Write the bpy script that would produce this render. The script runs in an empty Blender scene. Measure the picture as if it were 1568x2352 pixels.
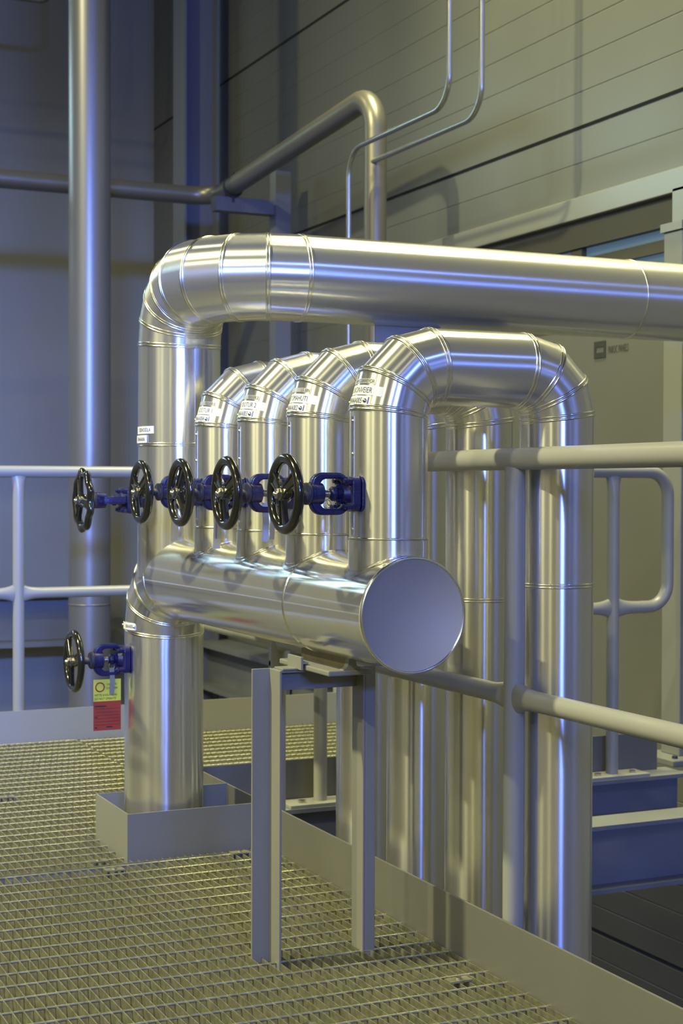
import bpy, math, random
from mathutils import Vector, Matrix, noise as mnoise
random.seed(7)
S = bpy.context.scene
C = S.collection
PI = math.pi
V = Vector

# ------------------------------------------------------------------ camera
yaw, pit, rol = math.radians(24.944), math.radians(0.918), math.radians(0.163)
fw = V((math.sin(yaw)*math.cos(pit), math.cos(yaw)*math.cos(pit), -math.sin(pit)))
ri = V((math.cos(yaw), -math.sin(yaw), 0)); up = ri.cross(fw)
ri, up = math.cos(rol)*ri+math.sin(rol)*up, -math.sin(rol)*ri+math.cos(rol)*up
cd = bpy.data.cameras.new('camera'); cam = bpy.data.objects.new('camera', cd); C.objects.link(cam)
cam.matrix_world = Matrix(((ri.x, up.x, -fw.x, 0), (ri.y, up.y, -fw.y, 0), (ri.z, up.z, -fw.z, 1.04), (0, 0, 0, 1)))
cd.sensor_fit = 'VERTICAL'; cd.sensor_height = 36; cd.lens = 54.21
cd.clip_start = 0.05; cd.clip_end = 80
cd.dof.use_dof = True; cd.dof.focus_distance = 3.1; cd.dof.aperture_fstop = 9.0
S.camera = cam

# ------------------------------------------------------------------ world, lights, exposure
S.view_settings.view_transform = 'Standard'; S.view_settings.look = 'None'
S.view_settings.gamma = 1; S.view_settings.exposure = 0.1; S.view_settings.use_curve_mapping = False
w = bpy.data.worlds.new('world'); S.world = w; w.use_nodes = True
w.node_tree.nodes['Background'].inputs[0].default_value = (0.05, 0.08, 0.2, 1)
w.node_tree.nodes['Background'].inputs[1].default_value = 0.3

def area(name, loc, target, size, power, col, sizey=None, shape='DISK', spread=None):
    l = bpy.data.lights.new(name, 'AREA'); l.energy = power; l.color = col; l.size = size
    l.shape = shape
    if spread: l.spread = math.radians(spread)
    if sizey: l.shape = 'RECTANGLE'; l.size_y = sizey
    o = bpy.data.objects.new(name, l); C.objects.link(o); o.location = loc
    o.rotation_euler = (V(target)-V(loc)).to_track_quat('-Z', 'Y').to_euler()
    return o
WARM = (1.0, 0.95, 0.50)
BLUE = (0.14, 0.25, 1.0)
KEY = (1.0, 0.96, 0.48)
area('high_bay_or_fill', (-3.7, 4.7, 7.2), (1.5, 3.2, 0.6), 0.34, 330, KEY, spread=118)
area('high_bay_or_fill', (-8.0, -5.0, 8.0), (-9.5, -5, 0), 0.45, 680, WARM)  # added fill: brightens the unseen left wall that the pipes reflect
area('high_bay_or_fill', (-8.0, 1.0, 8.0), (-9.5, 1.0, 0), 0.45, 850, WARM)  # second added fill on the unseen left wall
area('high_bay_or_fill', (-4.0, -8.0, 8.0), (-5, -9.9, 0), 0.45, 240, WARM)  # added fill washing the unseen front wall behind the camera
area('added_overhead_strip', (3.25, 5.2, 5.0), (3.25, 5.2, 0), 0.4, 85, KEY, 3.4, spread=90)  # strip added overhead to make the broad bright band on pipe tops
area('high_bay_or_fill', (-0.9, 9.6, 7.6), (-0.6, 8.5, 0), 0.4, 60, WARM, spread=110)
area('window_or_blue_fill', (-1.2, -9.7, 3.35), (1.6, 5, 1.6), 2.0, 720, BLUE, 0.40)
area('window_or_blue_fill', (3.2, -3.0, 5.3), (1.6, 3.2, 1.2), 0.4, 55, BLUE, 0.3)  # blue lamp giving the second highlight line; no window here
area('window_or_blue_fill', (-1.2, -2.5, 3.0), (2.0, 11.8, 0.3), 0.5, 38, (0.17, 0.30, 1.0), spread=30)  # added narrow blue spot tinting the end wall; no window here

# ------------------------------------------------------------------ materials
def mat(name, col, rough=0.5, metal=0.0, bump=None, var=None, emit=None, coat=0.0, aniso=0.0):
    m = bpy.data.materials.new(name); m.use_nodes = True
    nt = m.node_tree; b = nt.nodes['Principled BSDF']
    b.inputs['Base Color'].default_value = (*col, 1); b.inputs['Roughness'].default_value = rough
    b.inputs['Metallic'].default_value = metal
    if aniso:
        b.inputs['Anisotropic'].default_value = aniso
        tg = nt.nodes.new('ShaderNodeTangent'); tg.direction_type = 'UV_MAP'; tg.uv_map = 'along'
        nt.links.new(tg.outputs[0], b.inputs['Tangent'])
    if coat: b.inputs['Coat Weight'].default_value = coat; b.inputs['Coat Roughness'].default_value = 0.08
    tc = nt.nodes.new('ShaderNodeTexCoord')
    if var:
        sc, amt = var[0], var[1]
        n = nt.nodes.new('ShaderNodeTexNoise'); n.inputs['Scale'].default_value = sc; n.inputs['Detail'].default_value = 5
        mp = nt.nodes.new('ShaderNodeMapping'); mp.inputs['Scale'].default_value = var[2] if len(var) > 2 else (1, 1, 1)
        nt.links.new(tc.outputs['Object'], mp.inputs[0]); nt.links.new(mp.outputs[0], n.inputs['Vector'])
        r = nt.nodes.new('ShaderNodeValToRGB')
        r.color_ramp.elements[0].position = 0.3; r.color_ramp.elements[1].position = 0.7
        r.color_ramp.elements[0].color = (*[c*(1-amt) for c in col], 1)
        r.color_ramp.elements[1].color = (*[min(1, c*(1+amt*0.5)) for c in col], 1)
        nt.links.new(n.outputs['Fac'], r.inputs[0]); nt.links.new(r.outputs[0], b.inputs['Base Color'])
        mr = nt.nodes.new('ShaderNodeMapRange'); mr.inputs['To Min'].default_value = rough*0.8; mr.inputs['To Max'].default_value = rough*1.25
        nt.links.new(n.outputs['Fac'], mr.inputs['Value']); nt.links.new(mr.outputs[0], b.inputs['Roughness'])
    if bump:
        prev = None
        for sc, st, dist, mps in bump:
            n = nt.nodes.new('ShaderNodeTexNoise'); n.inputs['Scale'].default_value = sc; n.inputs['Detail'].default_value = 0
            mp = nt.nodes.new('ShaderNodeMapping'); mp.inputs['Scale'].default_value = mps
            nt.links.new(tc.outputs['Object'], mp.inputs[0]); nt.links.new(mp.outputs[0], n.inputs['Vector'])
            bp = nt.nodes.new('ShaderNodeBump'); bp.inputs['Strength'].default_value = st; bp.inputs['Distance'].default_value = dist
            nt.links.new(n.outputs['Fac'], bp.inputs['Height'])
            if prev: nt.links.new(prev.outputs[0], bp.inputs['Normal'])
            prev = bp
        nt.links.new(prev.outputs[0], b.inputs['Normal'])
    if emit:
        b.inputs['Emission Color'].default_value = (*emit[0], 1); b.inputs['Emission Strength'].default_value = emit[1]
    return m

ALC = (0.80, 0.79, 0.76)
M = {}
M['alu'] = mat('aluminium_cladding', ALC, 0.25, 0.90, aniso=0.93)
M['alu_header'] = mat('aluminium_header', ALC, 0.13, 0.88, aniso=0.7)
M['alu_plain'] = mat('aluminium_strip', ALC, 0.2, 1.0)
M['alu_wavy'] = mat('aluminium_cladding_wavy', ALC, 0.19, 0.90, aniso=0.9)
M['alu_bright'] = mat('aluminium_bead', (0.86, 0.85, 0.80), 0.2, 1.0)
M['alu_cap'] = mat('aluminium_cap', (0.38, 0.38, 0.38), 0.6, 0.25)
M['galv'] = mat('galvanised_grating', (0.44, 0.43, 0.315), 0.42, 0.75, var=(60, 0.3))
M['paint'] = mat('grey_paint', (0.145, 0.143, 0.132), 0.42, 0.0, bump=[(260, 0.12, 0.0006, (1, 1, 1))], var=(3, 0.08))
M['frame'] = mat('frame_paint', (0.23, 0.23, 0.215), 0.45, 0.0, bump=[(260, 0.12, 0.0006, (1, 1, 1))], var=(3, 0.08))
M['paint_dark'] = mat('grey_beam_paint', (0.19, 0.20, 0.22), 0.5, 0.0, var=(4, 0.12))
M['rail'] = mat('rail_paint', (0.30, 0.30, 0.285), 0.33, 0.0, bump=[(200, 0.1, 0.0004, (1, 1, 1))])
M['navy'] = mat('navy_cast_iron', (0.014, 0.013, 0.068), 0.36, 0.0, bump=[(240, 0.35, 0.0012, (1, 1, 1))], var=(40, 0.35))
M['navy_worn'] = mat('worn_navy', (0.035, 0.035, 0.11), 0.5)
M['black'] = mat('black_enamel', (0.012, 0.011, 0.008), 0.16, 0.0, bump=[(150, 0.15, 0.0006, (1, 1, 1))], coat=0.5)
M['steel'] = mat('bright_steel', (0.62, 0.58, 0.48), 0.28, 1.0)
M['dark_steel'] = mat('dark_steel', (0.05, 0.045, 0.06), 0.55, 0.3)
M['pipe_grey'] = mat('bare_steel_pipe', (0.22, 0.21, 0.19), 0.38, 0.6)
M['conduit'] = mat('conduit_steel', (0.45, 0.45, 0.44), 0.25, 0.9)
M['stack'] = mat('stainless_duct', (0.24, 0.24, 0.26), 0.36, 0.55)
M['column'] = mat('dark_column_paint', (0.15, 0.16, 0.21), 0.5)
M['label'] = mat('white_label', (0.78, 0.77, 0.72), 0.5)
M['ghost'] = mat('clear_label', (0.62, 0.61, 0.58), 0.35, 0.6)
M['ink'] = mat('black_ink', (0.02, 0.02, 0.02), 0.5)
M['tag'] = mat('thin_tag_strip', (0.55, 0.54, 0.52), 0.3, 0.8)
M['yellow'] = mat('yellow_card', (0.72, 0.70, 0.06), 0.5)
M['red'] = mat('red_card', (0.38, 0.045, 0.018), 0.5)
M['wall'] = mat('wall_panel_paint', (0.132, 0.135, 0.130), 0.30, 0.0, var=(0.8, 0.12))
M['wall2'] = mat('end_wall_paint', (0.30, 0.30, 0.28), 0.55, 0.0, var=(0.7, 0.15))
M['shell'] = mat('hall_shell', (0.30, 0.29, 0.26), 0.7, 0.0, var=(1.0, 0.8, (2.6, 2.6, 0.10)))  # upright tone bands added so the pipe reflections streak
M['dark_floor'] = mat('lower_floor', (0.12, 0.115, 0.09), 0.7, 0.0, var=(0.6, 0.3))
M['trim'] = mat('flashing_paint', (0.22, 0.225, 0.22), 0.25, 0.1)
M['frame_dark'] = mat('window_frame_paint', (0.07, 0.065, 0.05), 0.5)
M['glass'] = mat('dusk_window_glass', (0.05, 0.08, 0.10), 0.15, 0.0, emit=((0.10, 0.17, 0.26), 0.55))
M['logo'] = mat('printed_mark', (0.035, 0.037, 0.035), 0.5)
M['rust'] = mat('brown_primer', (0.20, 0.17, 0.10), 0.5, 0.2, var=(30, 0.2))

# ------------------------------------------------------------------ mesh helpers
class MB:
    def __init__(s): s.v = []; s.f = []; s.sm = []; s.uv = {}
    def add(s, vs, fs, smooth=False, uv=None):
        n = len(s.v)
        if uv:
            for i, c in enumerate(uv): s.uv[n+i] = c
        s.v += [V(v) for v in vs]; s.f += [tuple(i+n for i in f) for f in fs]; s.sm += [smooth]*len(fs)
    def box(s, a, b):
        x0, y0, z0 = a; x1, y1, z1 = b
        s.add([(x0, y0, z0), (x1, y0, z0), (x1, y1, z0), (x0, y1, z0), (x0, y0, z1), (x1, y0, z1), (x1, y1, z1), (x0, y1, z1)],
              [(0, 3, 2, 1), (4, 5, 6, 7), (0, 1, 5, 4), (1, 2, 6, 5), (2, 3, 7, 6), (3, 0, 4, 7)])
    def loft(s, rings, cap=True, closed=False, smooth=True):
        n = len(rings[0]); vs = [p for r in rings for p in r]; fs = []
        m = len(rings)
        for i in range(m if closed else m-1):
            a = i*n; b = ((i+1) % m)*n
            for k in range(n):
                k2 = (k+1) % n
                fs.append((a+k, a+k2, b+k2, b+k))
        s.add(vs, fs, smooth)
        if cap and not closed:
            s.add(rings[0], [tuple(reversed(range(n)))]); s.add(rings[-1], [tuple(range(n))])
    def cyl(s, p, q, r, r2=None, n=24, cap=True, smooth=True):
        p, q = V(p), V(q); d = (q-p).normalized(); a = d.orthogonal().normalized(); b = d.cross(a)
        r2 = r if r2 is None else r2
        s.loft([[c+(a*math.cos(2*PI*k/n)+b*math.sin(2*PI*k/n))*rr for k in range(n)] for c, rr in ((p, r), (q, r2))], cap, smooth=smooth)
    def lathe(s, o, d, prof, n=32):
        o, d = V(o), V(d).normalized(); a = d.orthogonal().normalized(); b = d.cross(a)
        s.loft([[o+d*h+(a*math.cos(2*PI*k/n)+b*math.sin(2*PI*k/n))*r for k in range(n)] for r, h in prof], True)
    def tube(s, pts, r, n=16, cap=True):
        pts = [V(p) for p in pts]; rings = []; a = None
        for i, p in enumerate(pts):
            t = ((pts[min(i+1, len(pts)-1)]-pts[i]).normalized()+(pts[i]-pts[max(i-1, 0)]).normalized()).normalized()
            a = t.orthogonal().normalized() if a is None else (a-t*a.dot(t)).normalized()
            b = t.cross(a); rings.append([p+(a*math.cos(2*PI*k/n)+b*math.sin(2*PI*k/n))*r for k in range(n)])
        s.loft(rings, cap)
    def prism(s, poly, z0, z1, fn=lambda x, y, z: (x, y, z)):
        n = len(poly)
        s.add([fn(x, y, z0) for x, y in poly]+[fn(x, y, z1) for x, y in poly],
              [tuple(reversed(range(n))), tuple(range(n, 2*n))]+[(k, (k+1) % n, (k+1) % n+n, k+n) for k in range(n)])
    def torus(s, o, d, R, r, n=40, m=10, sx=1.0):
        o, d = V(o), V(d).normalized(); a = d.orthogonal().normalized(); b = d.cross(a); rings = []
        for i in range(n):
            t = 2*PI*i/n; e = a*math.cos(t)+b*math.sin(t)
            rings.append([o+e*(R+r*math.cos(2*PI*k/m))+d*(r*sx*math.sin(2*PI*k/m)) for k in range(m)])
        s.loft(rings, False, True)
    def build(s, name, m, parent=None, bevel=None, origin=None):
        me = bpy.data.meshes.new(name); me.from_pydata([tuple(v) for v in s.v], [], s.f)
        me.polygons.foreach_set('use_smooth', s.sm); me.materials.append(m); me.update()
        if s.uv:
            ul = me.uv_layers.new(name='along')
            for l in me.loops: ul.data[l.index].uv = s.uv.get(l.vertex_index, (0, 0))
        o = bpy.data.objects.new(name, me); C.objects.link(o)
        if parent:
            o.parent = parent; o.matrix_parent_inverse = parent_world(parent).inverted()
        if bevel:
            b = o.modifiers.new('edge', 'BEVEL'); b.width = bevel; b.segments = 2; b.limit_method = 'ANGLE'
        return o
def parent_world(p):
    mw = Matrix.Translation(p.location)
    return (parent_world(p.parent) @ p.matrix_parent_inverse @ mw) if p.parent else mw

def tag(o, label, cat, group=None):
    o['label'] = label; o['category'] = cat
    if group: o['group'] = group
    return o
def thing(name, loc, label, cat, group=None):
    o = bpy.data.objects.new(name, None); C.objects.link(o); o.location = loc; o.empty_display_size = 0.1
    return tag(o, label, cat, group)
def struct(name, mb, m, **k):
    o = mb.build(name, m, **k); o['kind'] = 'structure'; return o

def arc(c, u, v, R, a0, a1, n):
    c, u, v = V(c), V(u), V(v)
    return [c+(u*math.cos(math.radians(a0+(a1-a0)*i/n))+v*math.sin(math.radians(a0+(a1-a0)*i/n)))*R for i in range(n+1)]

def mitre_frames(pts):
    """at each vertex of a centre line: normal of the mitre plane plus the stretch direction and amount"""
    out = []
    for i, p in enumerate(pts):
        d0 = (pts[i]-pts[i-1]).normalized() if i else None
        d1 = (pts[i+1]-pts[i]).normalized() if i < len(pts)-1 else None
        if d0 is None: d0 = d1
        if d1 is None: d1 = d0
        n = (d0+d1).normalized(); out.append((n, d0, d1))
    return out
def pipe_rings(pts, R, n=72):
    """ring of surface points at every vertex, lying in the mitre plane; corresponding points run along the pipe"""
    pts = [V(p) for p in pts]; fr = mitre_frames(pts); rings = []; a = None
    for i, p in enumerate(pts):
        nrm, d0, d1 = fr[i]
        if a is None:
            a = V((1, 0, 0)) if abs(d0.x) < 0.9 else V((0, 0, 1)); a = (a-d0*a.dot(d0)).normalized()
        # the frame of the incoming straight piece
        a = (a-d0*a.dot(d0)).normalized(); b = d0.cross(a)
        ring = []
        for k in range(n):
            t = 2*PI*k/n; e = (a*math.cos(t)+b*math.sin(t))*R
            s = -e.dot(nrm)/d0.dot(nrm)
            ring.append(p+e+d0*s)
        rings.append(ring)
        # carry the frame over the bend
        q = d0.rotation_difference(d1); a = q @ a
    return rings
def pipe_mesh(mb, pts, R, n=72, cap0=True, cap1=True, wav=0.0, seg=None):
    rs = pipe_rings(pts, R, n)
    pts = [V(p) for p in pts]; s0, s1 = seg or (0, len(rs)-1)
    for i in range(s0, s1):
        d = (pts[i+1]-pts[i]).normalized(); L = (pts[i+1]-pts[i]).length
        if wav and L > 0.15:
            # hand-fitted sheet metal: shallow uneven swells along a straight length
            m = int(L/0.025); grid = []; uv = []
            for j in range(m+1):
                t = j/m; f_ = min(1.0, t*L/0.04, (1-t)*L/0.04)
                for k in range(n+1):
                    p = rs[i][k % n].lerp(rs[i+1][k % n], t); ax = pts[i]+d*(p-pts[i]).dot(d); e = (p-ax).normalized()
                    w_ = mnoise.noise(V((p.x*9, p.y*9, p.z*4.5)))+0.5*mnoise.noise(V((p.x*22+5, p.y*22, p.z*9)))
                    grid.append(p+e*w_*wav*f_); uv.append(((p-pts[i]).dot(d), k*0.01))
            mb.add(grid, [(j*(n+1)+k, j*(n+1)+k+1, (j+1)*(n+1)+k+1, (j+1)*(n+1)+k) for j in range(m) for k in range(n)], True, uv=uv)
            continue
        d = (pts[i+1]-pts[i]).normalized(); a, b = list(rs[i])+[rs[i][0]], list(rs[i+1])+[rs[i+1][0]]; m = n+1
        mb.add(a+b, [(k, k+1, m+k+1, m+k) for k in range(n)], True,
               uv=[((p-pts[i]).dot(d), k % m*0.01) for k, p in enumerate(a)]+[((p-pts[i]).dot(d), k*0.01) for k, p in enumerate(b)])
    if cap0: mb.add(rs[s0], [tuple(reversed(range(n)))])
    if cap1: mb.add(rs[s1], [tuple(range(n))])
def bead(parent, pts, i, R, off=(-0.004, 0.004), r=0.0031, n=72, name='seam_ring', pos=None):
    """raised sheet-metal bead where two lengths of cladding lap: around vertex i, or around the straight at pos"""
    mb = MB(); pts = [V(p) for p in pts]
    if pos is not None:      # square ring on a straight length: upright for vertical pieces
        a_ = pts[i]; d_ = V(pos).normalized(); pts = [a_, a_+d_]; i = 0
    ring = pipe_rings(pts, R, n)[i]; nrm = mitre_frames(pts)[i][0]; c = pts[i]
    if pos is not None: ring = [p+V(pos) for p in ring]; c = c+V(pos)
    for o in off:
        rings = []
        for p in ring:
            e = (p-c).normalized(); q = p+nrm*o-e*0.0006
            rings.append([q+e*r*math.cos(2*PI*k/8)+nrm*r*math.sin(2*PI*k/8) for k in range(8)])
        mb.loft(rings, False, True)
    return mb.build(name, M['alu_bright'], parent)

def text_verts(body, size, font_scale_x=1.0):
    cu = bpy.data.curves.new('t', 'FONT'); cu.body = body; cu.size = size; cu.resolution_u = 3
    o = bpy.data.objects.new('t', cu); C.objects.link(o)
    bpy.context.view_layer.update()
    dg = bpy.context.evaluated_depsgraph_get(); me = bpy.data.meshes.new_from_object(o.evaluated_get(dg))
    vs = [(v.co.x*font_scale_x, v.co.y) for v in me.vertices]; fs = [tuple(p.vertices) for p in me.polygons]
    bpy.data.objects.remove(o); bpy.data.curves.remove(cu); bpy.data.meshes.remove(me)
    return vs, fs

# =================================================================== SETTING
XW = 3.85
def panel_wall(name, y0, y1, z0, z1, joint0=2.637, pitch=1.255):
    """sandwich-panel wall: shallow ribs every eighth of a panel, deep joint between panels"""
    prof = []; z = joint0-pitch*math.ceil((joint0-z0)/pitch); k = 0
    while z < z1:
        for j in range(8):
            zz = z+pitch*j/8
            if zz < z0+0.01 or zz > z1-0.01: continue
            h, d = (0.010, 0.022) if j == 0 else (0.004, 0.0016)
            prof += [(XW, zz-h), (XW+d, zz-h*0.5), (XW+d, zz+h*0.5), (XW, zz+h)]
        z += pitch
    prof = [(XW, z0)]+prof+[(XW, z1), (XW+0.12, z1), (XW+0.12, z0)]
    mb = MB(); n = len(prof)
    vs = [(x, y0, z) for x, z in prof]+[(x, y1, z) for x, z in prof]
    mb.add(vs, [(k, (k+1) % n, (k+1) % n+n, k+n) for k in range(n)])
    return struct(name, mb, M['wall'])
WY0, WY1, WZ0, WZ1 = 3.2, 6.35, 1.74, 2.22
panel_wall('wall_right', -10, 11.9, WZ1, 9.0)
panel_wall('wall_right', -10, WY0, -4.0, WZ1)
panel_wall('wall_right', WY1, 11.9, -4.0, WZ1)
mb = MB(); mb.box((XW, WY0, -0.02), (XW+0.12, WY1, WZ0)); struct('wall_right', mb, M['wall'])
panel_wall('wall_right', WY0, WY1, -4.0, -0.02, joint0=-0.9, pitch=0.9)
# flashing above the window band
mb = MB(); mb.box((XW-0.035, WY0-1.5, 2.225), (XW+0.02, 7.4, 2.322)); struct('trim_1', mb, M['trim'], bevel=0.004)
mb = MB(); mb.box((XW-0.004, WY0, 2.105), (XW+0.10, 7.3, 2.222)); struct('trim_2', mb, M['frame_dark'])
mb = MB(); mb.box((XW+0.035, WY0, WZ0), (XW+0.045, WY1, 2.12)); w1 = struct('window_1', mb, M['glass'])
mb = MB()
mb.box((XW+0.012, WY0, 2.008), (XW+0.033, WY1, 2.058))
mb.box((XW+0.012, WY0, WZ0), (XW+0.033, WY1, WZ0+0.04))
for y in (3.2, 4.45, 5.82): mb.box((XW+0.008, y-0.045, WZ0), (XW+0.034, y+0.045, 2.12))
mb.build('window_frame', M['frame_dark'], w1)
# end wall and hall shell (seen mostly as reflections)
YE = 11.85
mb = MB(); mb.box((-12, YE, -4), (XW, YE+0.2, 9.0)); struct('wall_back', mb, M['wall2'])
mb = MB(); mb.box((-12, -10.2, -4), (XW+0.12, -10, 9.0)); struct('wall_front', mb, M['shell'])
mb = MB(); mb.box((-12.2, -10.2, -4), (-12, YE+0.2, 9.0)); struct('wall_left', mb, M['shell'])
mb = MB(); mb.box((-12.2, -10.2, 9.0), (XW+0.12, YE+0.2, 9.2)); struct('ceiling', mb, M['dark_floor'])
mb = MB(); mb.box((-12, -10, -4.1), (XW, YE, -4.0)); struct('floor', mb, M['dark_floor'])
mb = MB(); mb.box((3.80, 10.9, -4), (3.845, 11.02, 9)); struct('trim_3', mb, M['frame_dark'])

mb = MB(); mb.box((-2.9, YE-0.02, 3.75), (0.4, YE-0.005, 4.55)); w2 = struct('window_2', mb, mat('daylight_pane', (0.1, 0.1, 0.1), 0.3, emit=((0.55, 0.85, 0.95), 7.0)))
mb = MB()
for x in (-2.95, -1.3, 0.35): mb.box((x, YE-0.05, 3.7), (x+0.08, YE-0.02, 4.6))
for z in (3.68, 4.12, 4.55): mb.box((-2.95, YE-0.05, z), (0.43, YE-0.02, z+0.06))
mb.build('window_frame', M['frame_dark'], w2)
# open steel grating of the platform: thin bearing bars along y, rods across
PX, PY, BH = 0.02235, 0.0812, 0.030
XR = 1.687
def grating(name, x0, x1, y0, y1, holes=()):
    mb = MB(); x = XR-0.012-PX*math.floor((XR-0.012-x0)/PX)
    while x < x1:
        spans = [(y0, y1)]
        for hx0, hx1, hy0, hy1 in holes:
            if hx0 < x < hx1:
                spans = [s for a, b in spans for s in ((a, min(b, hy0)), (max(a, hy1), b)) if s[1]-s[0] > 0.01]
        for a, b in spans: mb.box((x-0.0011, a, -BH), (x+0.0011, b, 0))
        x += PX
    y = y0+0.02 if y0 > 4.2 else 2.541-PY*math.floor((2.541-y0)/PY)
    while y < y1:
        spans = [(x0, x1)]
        for hx0, hx1, hy0, hy1 in holes:
            if hy0 < y < hy1: spans = [s for a, b in spans for s in ((a, min(b, hx0)), (max(a, hx1), b)) if s[1]-s[0] > 0.01]
        for a, b in spans: mb.cyl((a, y, -0.003), (b, y, -0.003), 0.0032, n=6)
        y += PY
    return mb
BX0, BX1, BY0, BY1 = 1.266, 1.680, 4.128, 4.446
mb = grating('floor', -1.6, XR-0.004, 0.2, 4.09, holes=())
mb.box((-1.6, 4.083, -BH), (XR-0.004, 4.087, 0)); struct('floor', mb, M['galv'])
mb = grating('floor', -1.6, XR-0.004, 4.098, 6.22, holes=[(BX0, BX1, BY0, BY1)])
mb.box((-1.6, 4.096, -BH), (XR-0.004, 4.100, 0)); struct('floor', mb, M['galv'])
mb = grating('floor', XR, 3.45, 4.76, 6.22); struct('floor', mb, M['galv'])

# =================================================================== STEELWORK
def ibeam(mb, y, z, x0, x1, wf, h, tf=0.014, tw=0.010, fn=None):
    """I-section running along x, top flange face at z, centred on y"""
    for a, b in (((x0, y-wf/2, z-tf), (x1, y+wf/2, z)), ((x0, y-tw/2, z-h+tf), (x1, y+tw/2, z-tf)), ((x0, y-wf/2, z-h), (x1, y+wf/2, z-h+tf))):
        mb.box(a, b)
mb = MB(); ibeam(mb, 4.68, -0.012, XR+0.03, 3.56, 0.14, 0.26)
tag(mb.build('steel_beam', M['paint_dark']), 'grey steel beam under the back railing, its pale top flange bolted to the posts', 'beam')
mb = MB(); ibeam(mb, 4.30, -0.075, XR+0.06, 3.78, 0.14, 0.225)
tag(mb.build('steel_beam', M['paint_dark']), 'lower blue-lit steel beam with bright top flange, right of the cladded pipes', 'beam')
mb = MB()
for a, b in (((3.56, 1.2, -0.026), (3.70, 4.66, -0.012)), ((3.625, 1.2, -0.26), (3.635, 4.66, -0.026)), ((3.56, 1.2, -0.274), (3.70, 4.66, -0.26))): mb.box(a, b)
tag(mb.build('steel_beam', M['paint_dark']), 'steel edge beam running towards the camera at the foot of the right column', 'beam')
mb = MB()
for x in (-1.2, 0.2, 1.60):
    mb.box((x, 0.3, -0.20), (x+0.01, 6.2, -BH)); mb.box((x-0.04, 0.3, -0.045), (x+0.05, 6.2, -BH-0.001))
tag(mb.build('platform_joists', M['paint_dark']), 'dark steel joists carrying the grating platform', 'beam')
# wall-side beams seen under the header
mb = MB()
mb.box((3.60, 6.4, -0.06), (3.845, 11.8, -0.03)); mb.box((3.72, 6.4, -0.32), (3.74, 11.8, -0.06)); mb.box((3.60, 6.4, -0.35), (3.845, 11.8, -0.32))
tag(mb.build('steel_beam', M['paint_dark']), 'dark steel beam along the foot of the panelled wall behind the header', 'beam')
mb = MB(); mb.box((-2.0, 11.2, 0.22), (3.2, 11.5, 0.26)); mb.box((-2.0, 11.36, -0.10), (3.2, 11.38, 0.22)); mb.box((-2.0, 11.2, -0.14), (3.2, 11.5, -0.10))
tag(mb.build('steel_beam', M['paint_dark']), 'dark steel beam across the end wall behind the left railing', 'beam')
# columns
mb = MB()
mb.box((3.50, 10.10, -4), (3.516, 10.34, 8.9)); mb.box((3.74, 10.10, -4), (3.756, 10.34, 8.9)); mb.box((3.516, 10.2, -4), (3.74, 10.212, 8.9))
tag(mb.build('steel_column', M['column']), 'tall dark H-section column lit blue, in the far corner behind the big elbow', 'column')
cl = thing('steel_column', (3.72, 4.80, 0.0), 'pale square steel column at the right edge on a bolted base plate', 'column')
mb = MB(); mb.box((3.662, 4.80, 0.012), (3.78, 4.915, 2.03)); mb.build('shaft', M['trim'], cl, bevel=0.004)
mb = MB(); mb.box((3.652, 4.79, 2.03), (3.79, 4.925, 2.062)); mb.box((3.69, 4.83, 2.062), (3.70, 4.9, 2.20)); mb.box((3.69, 4.83, 2.19), (3.78, 4.9, 2.20)); mb.build('cap_plate', M['trim'], cl)
mb = MB(); mb.box((3.58, 4.72, -0.012), (3.80, 4.96, 0.012)); mb.build('base_plate', M['trim'], cl, bevel=0.003)
mb = MB(); mb.cyl((3.62, 4.77, 0.012), (3.62, 4.77, 0.022), 0.012, n=6); mb.build('bolt', M['dark_steel'], cl)

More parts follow.
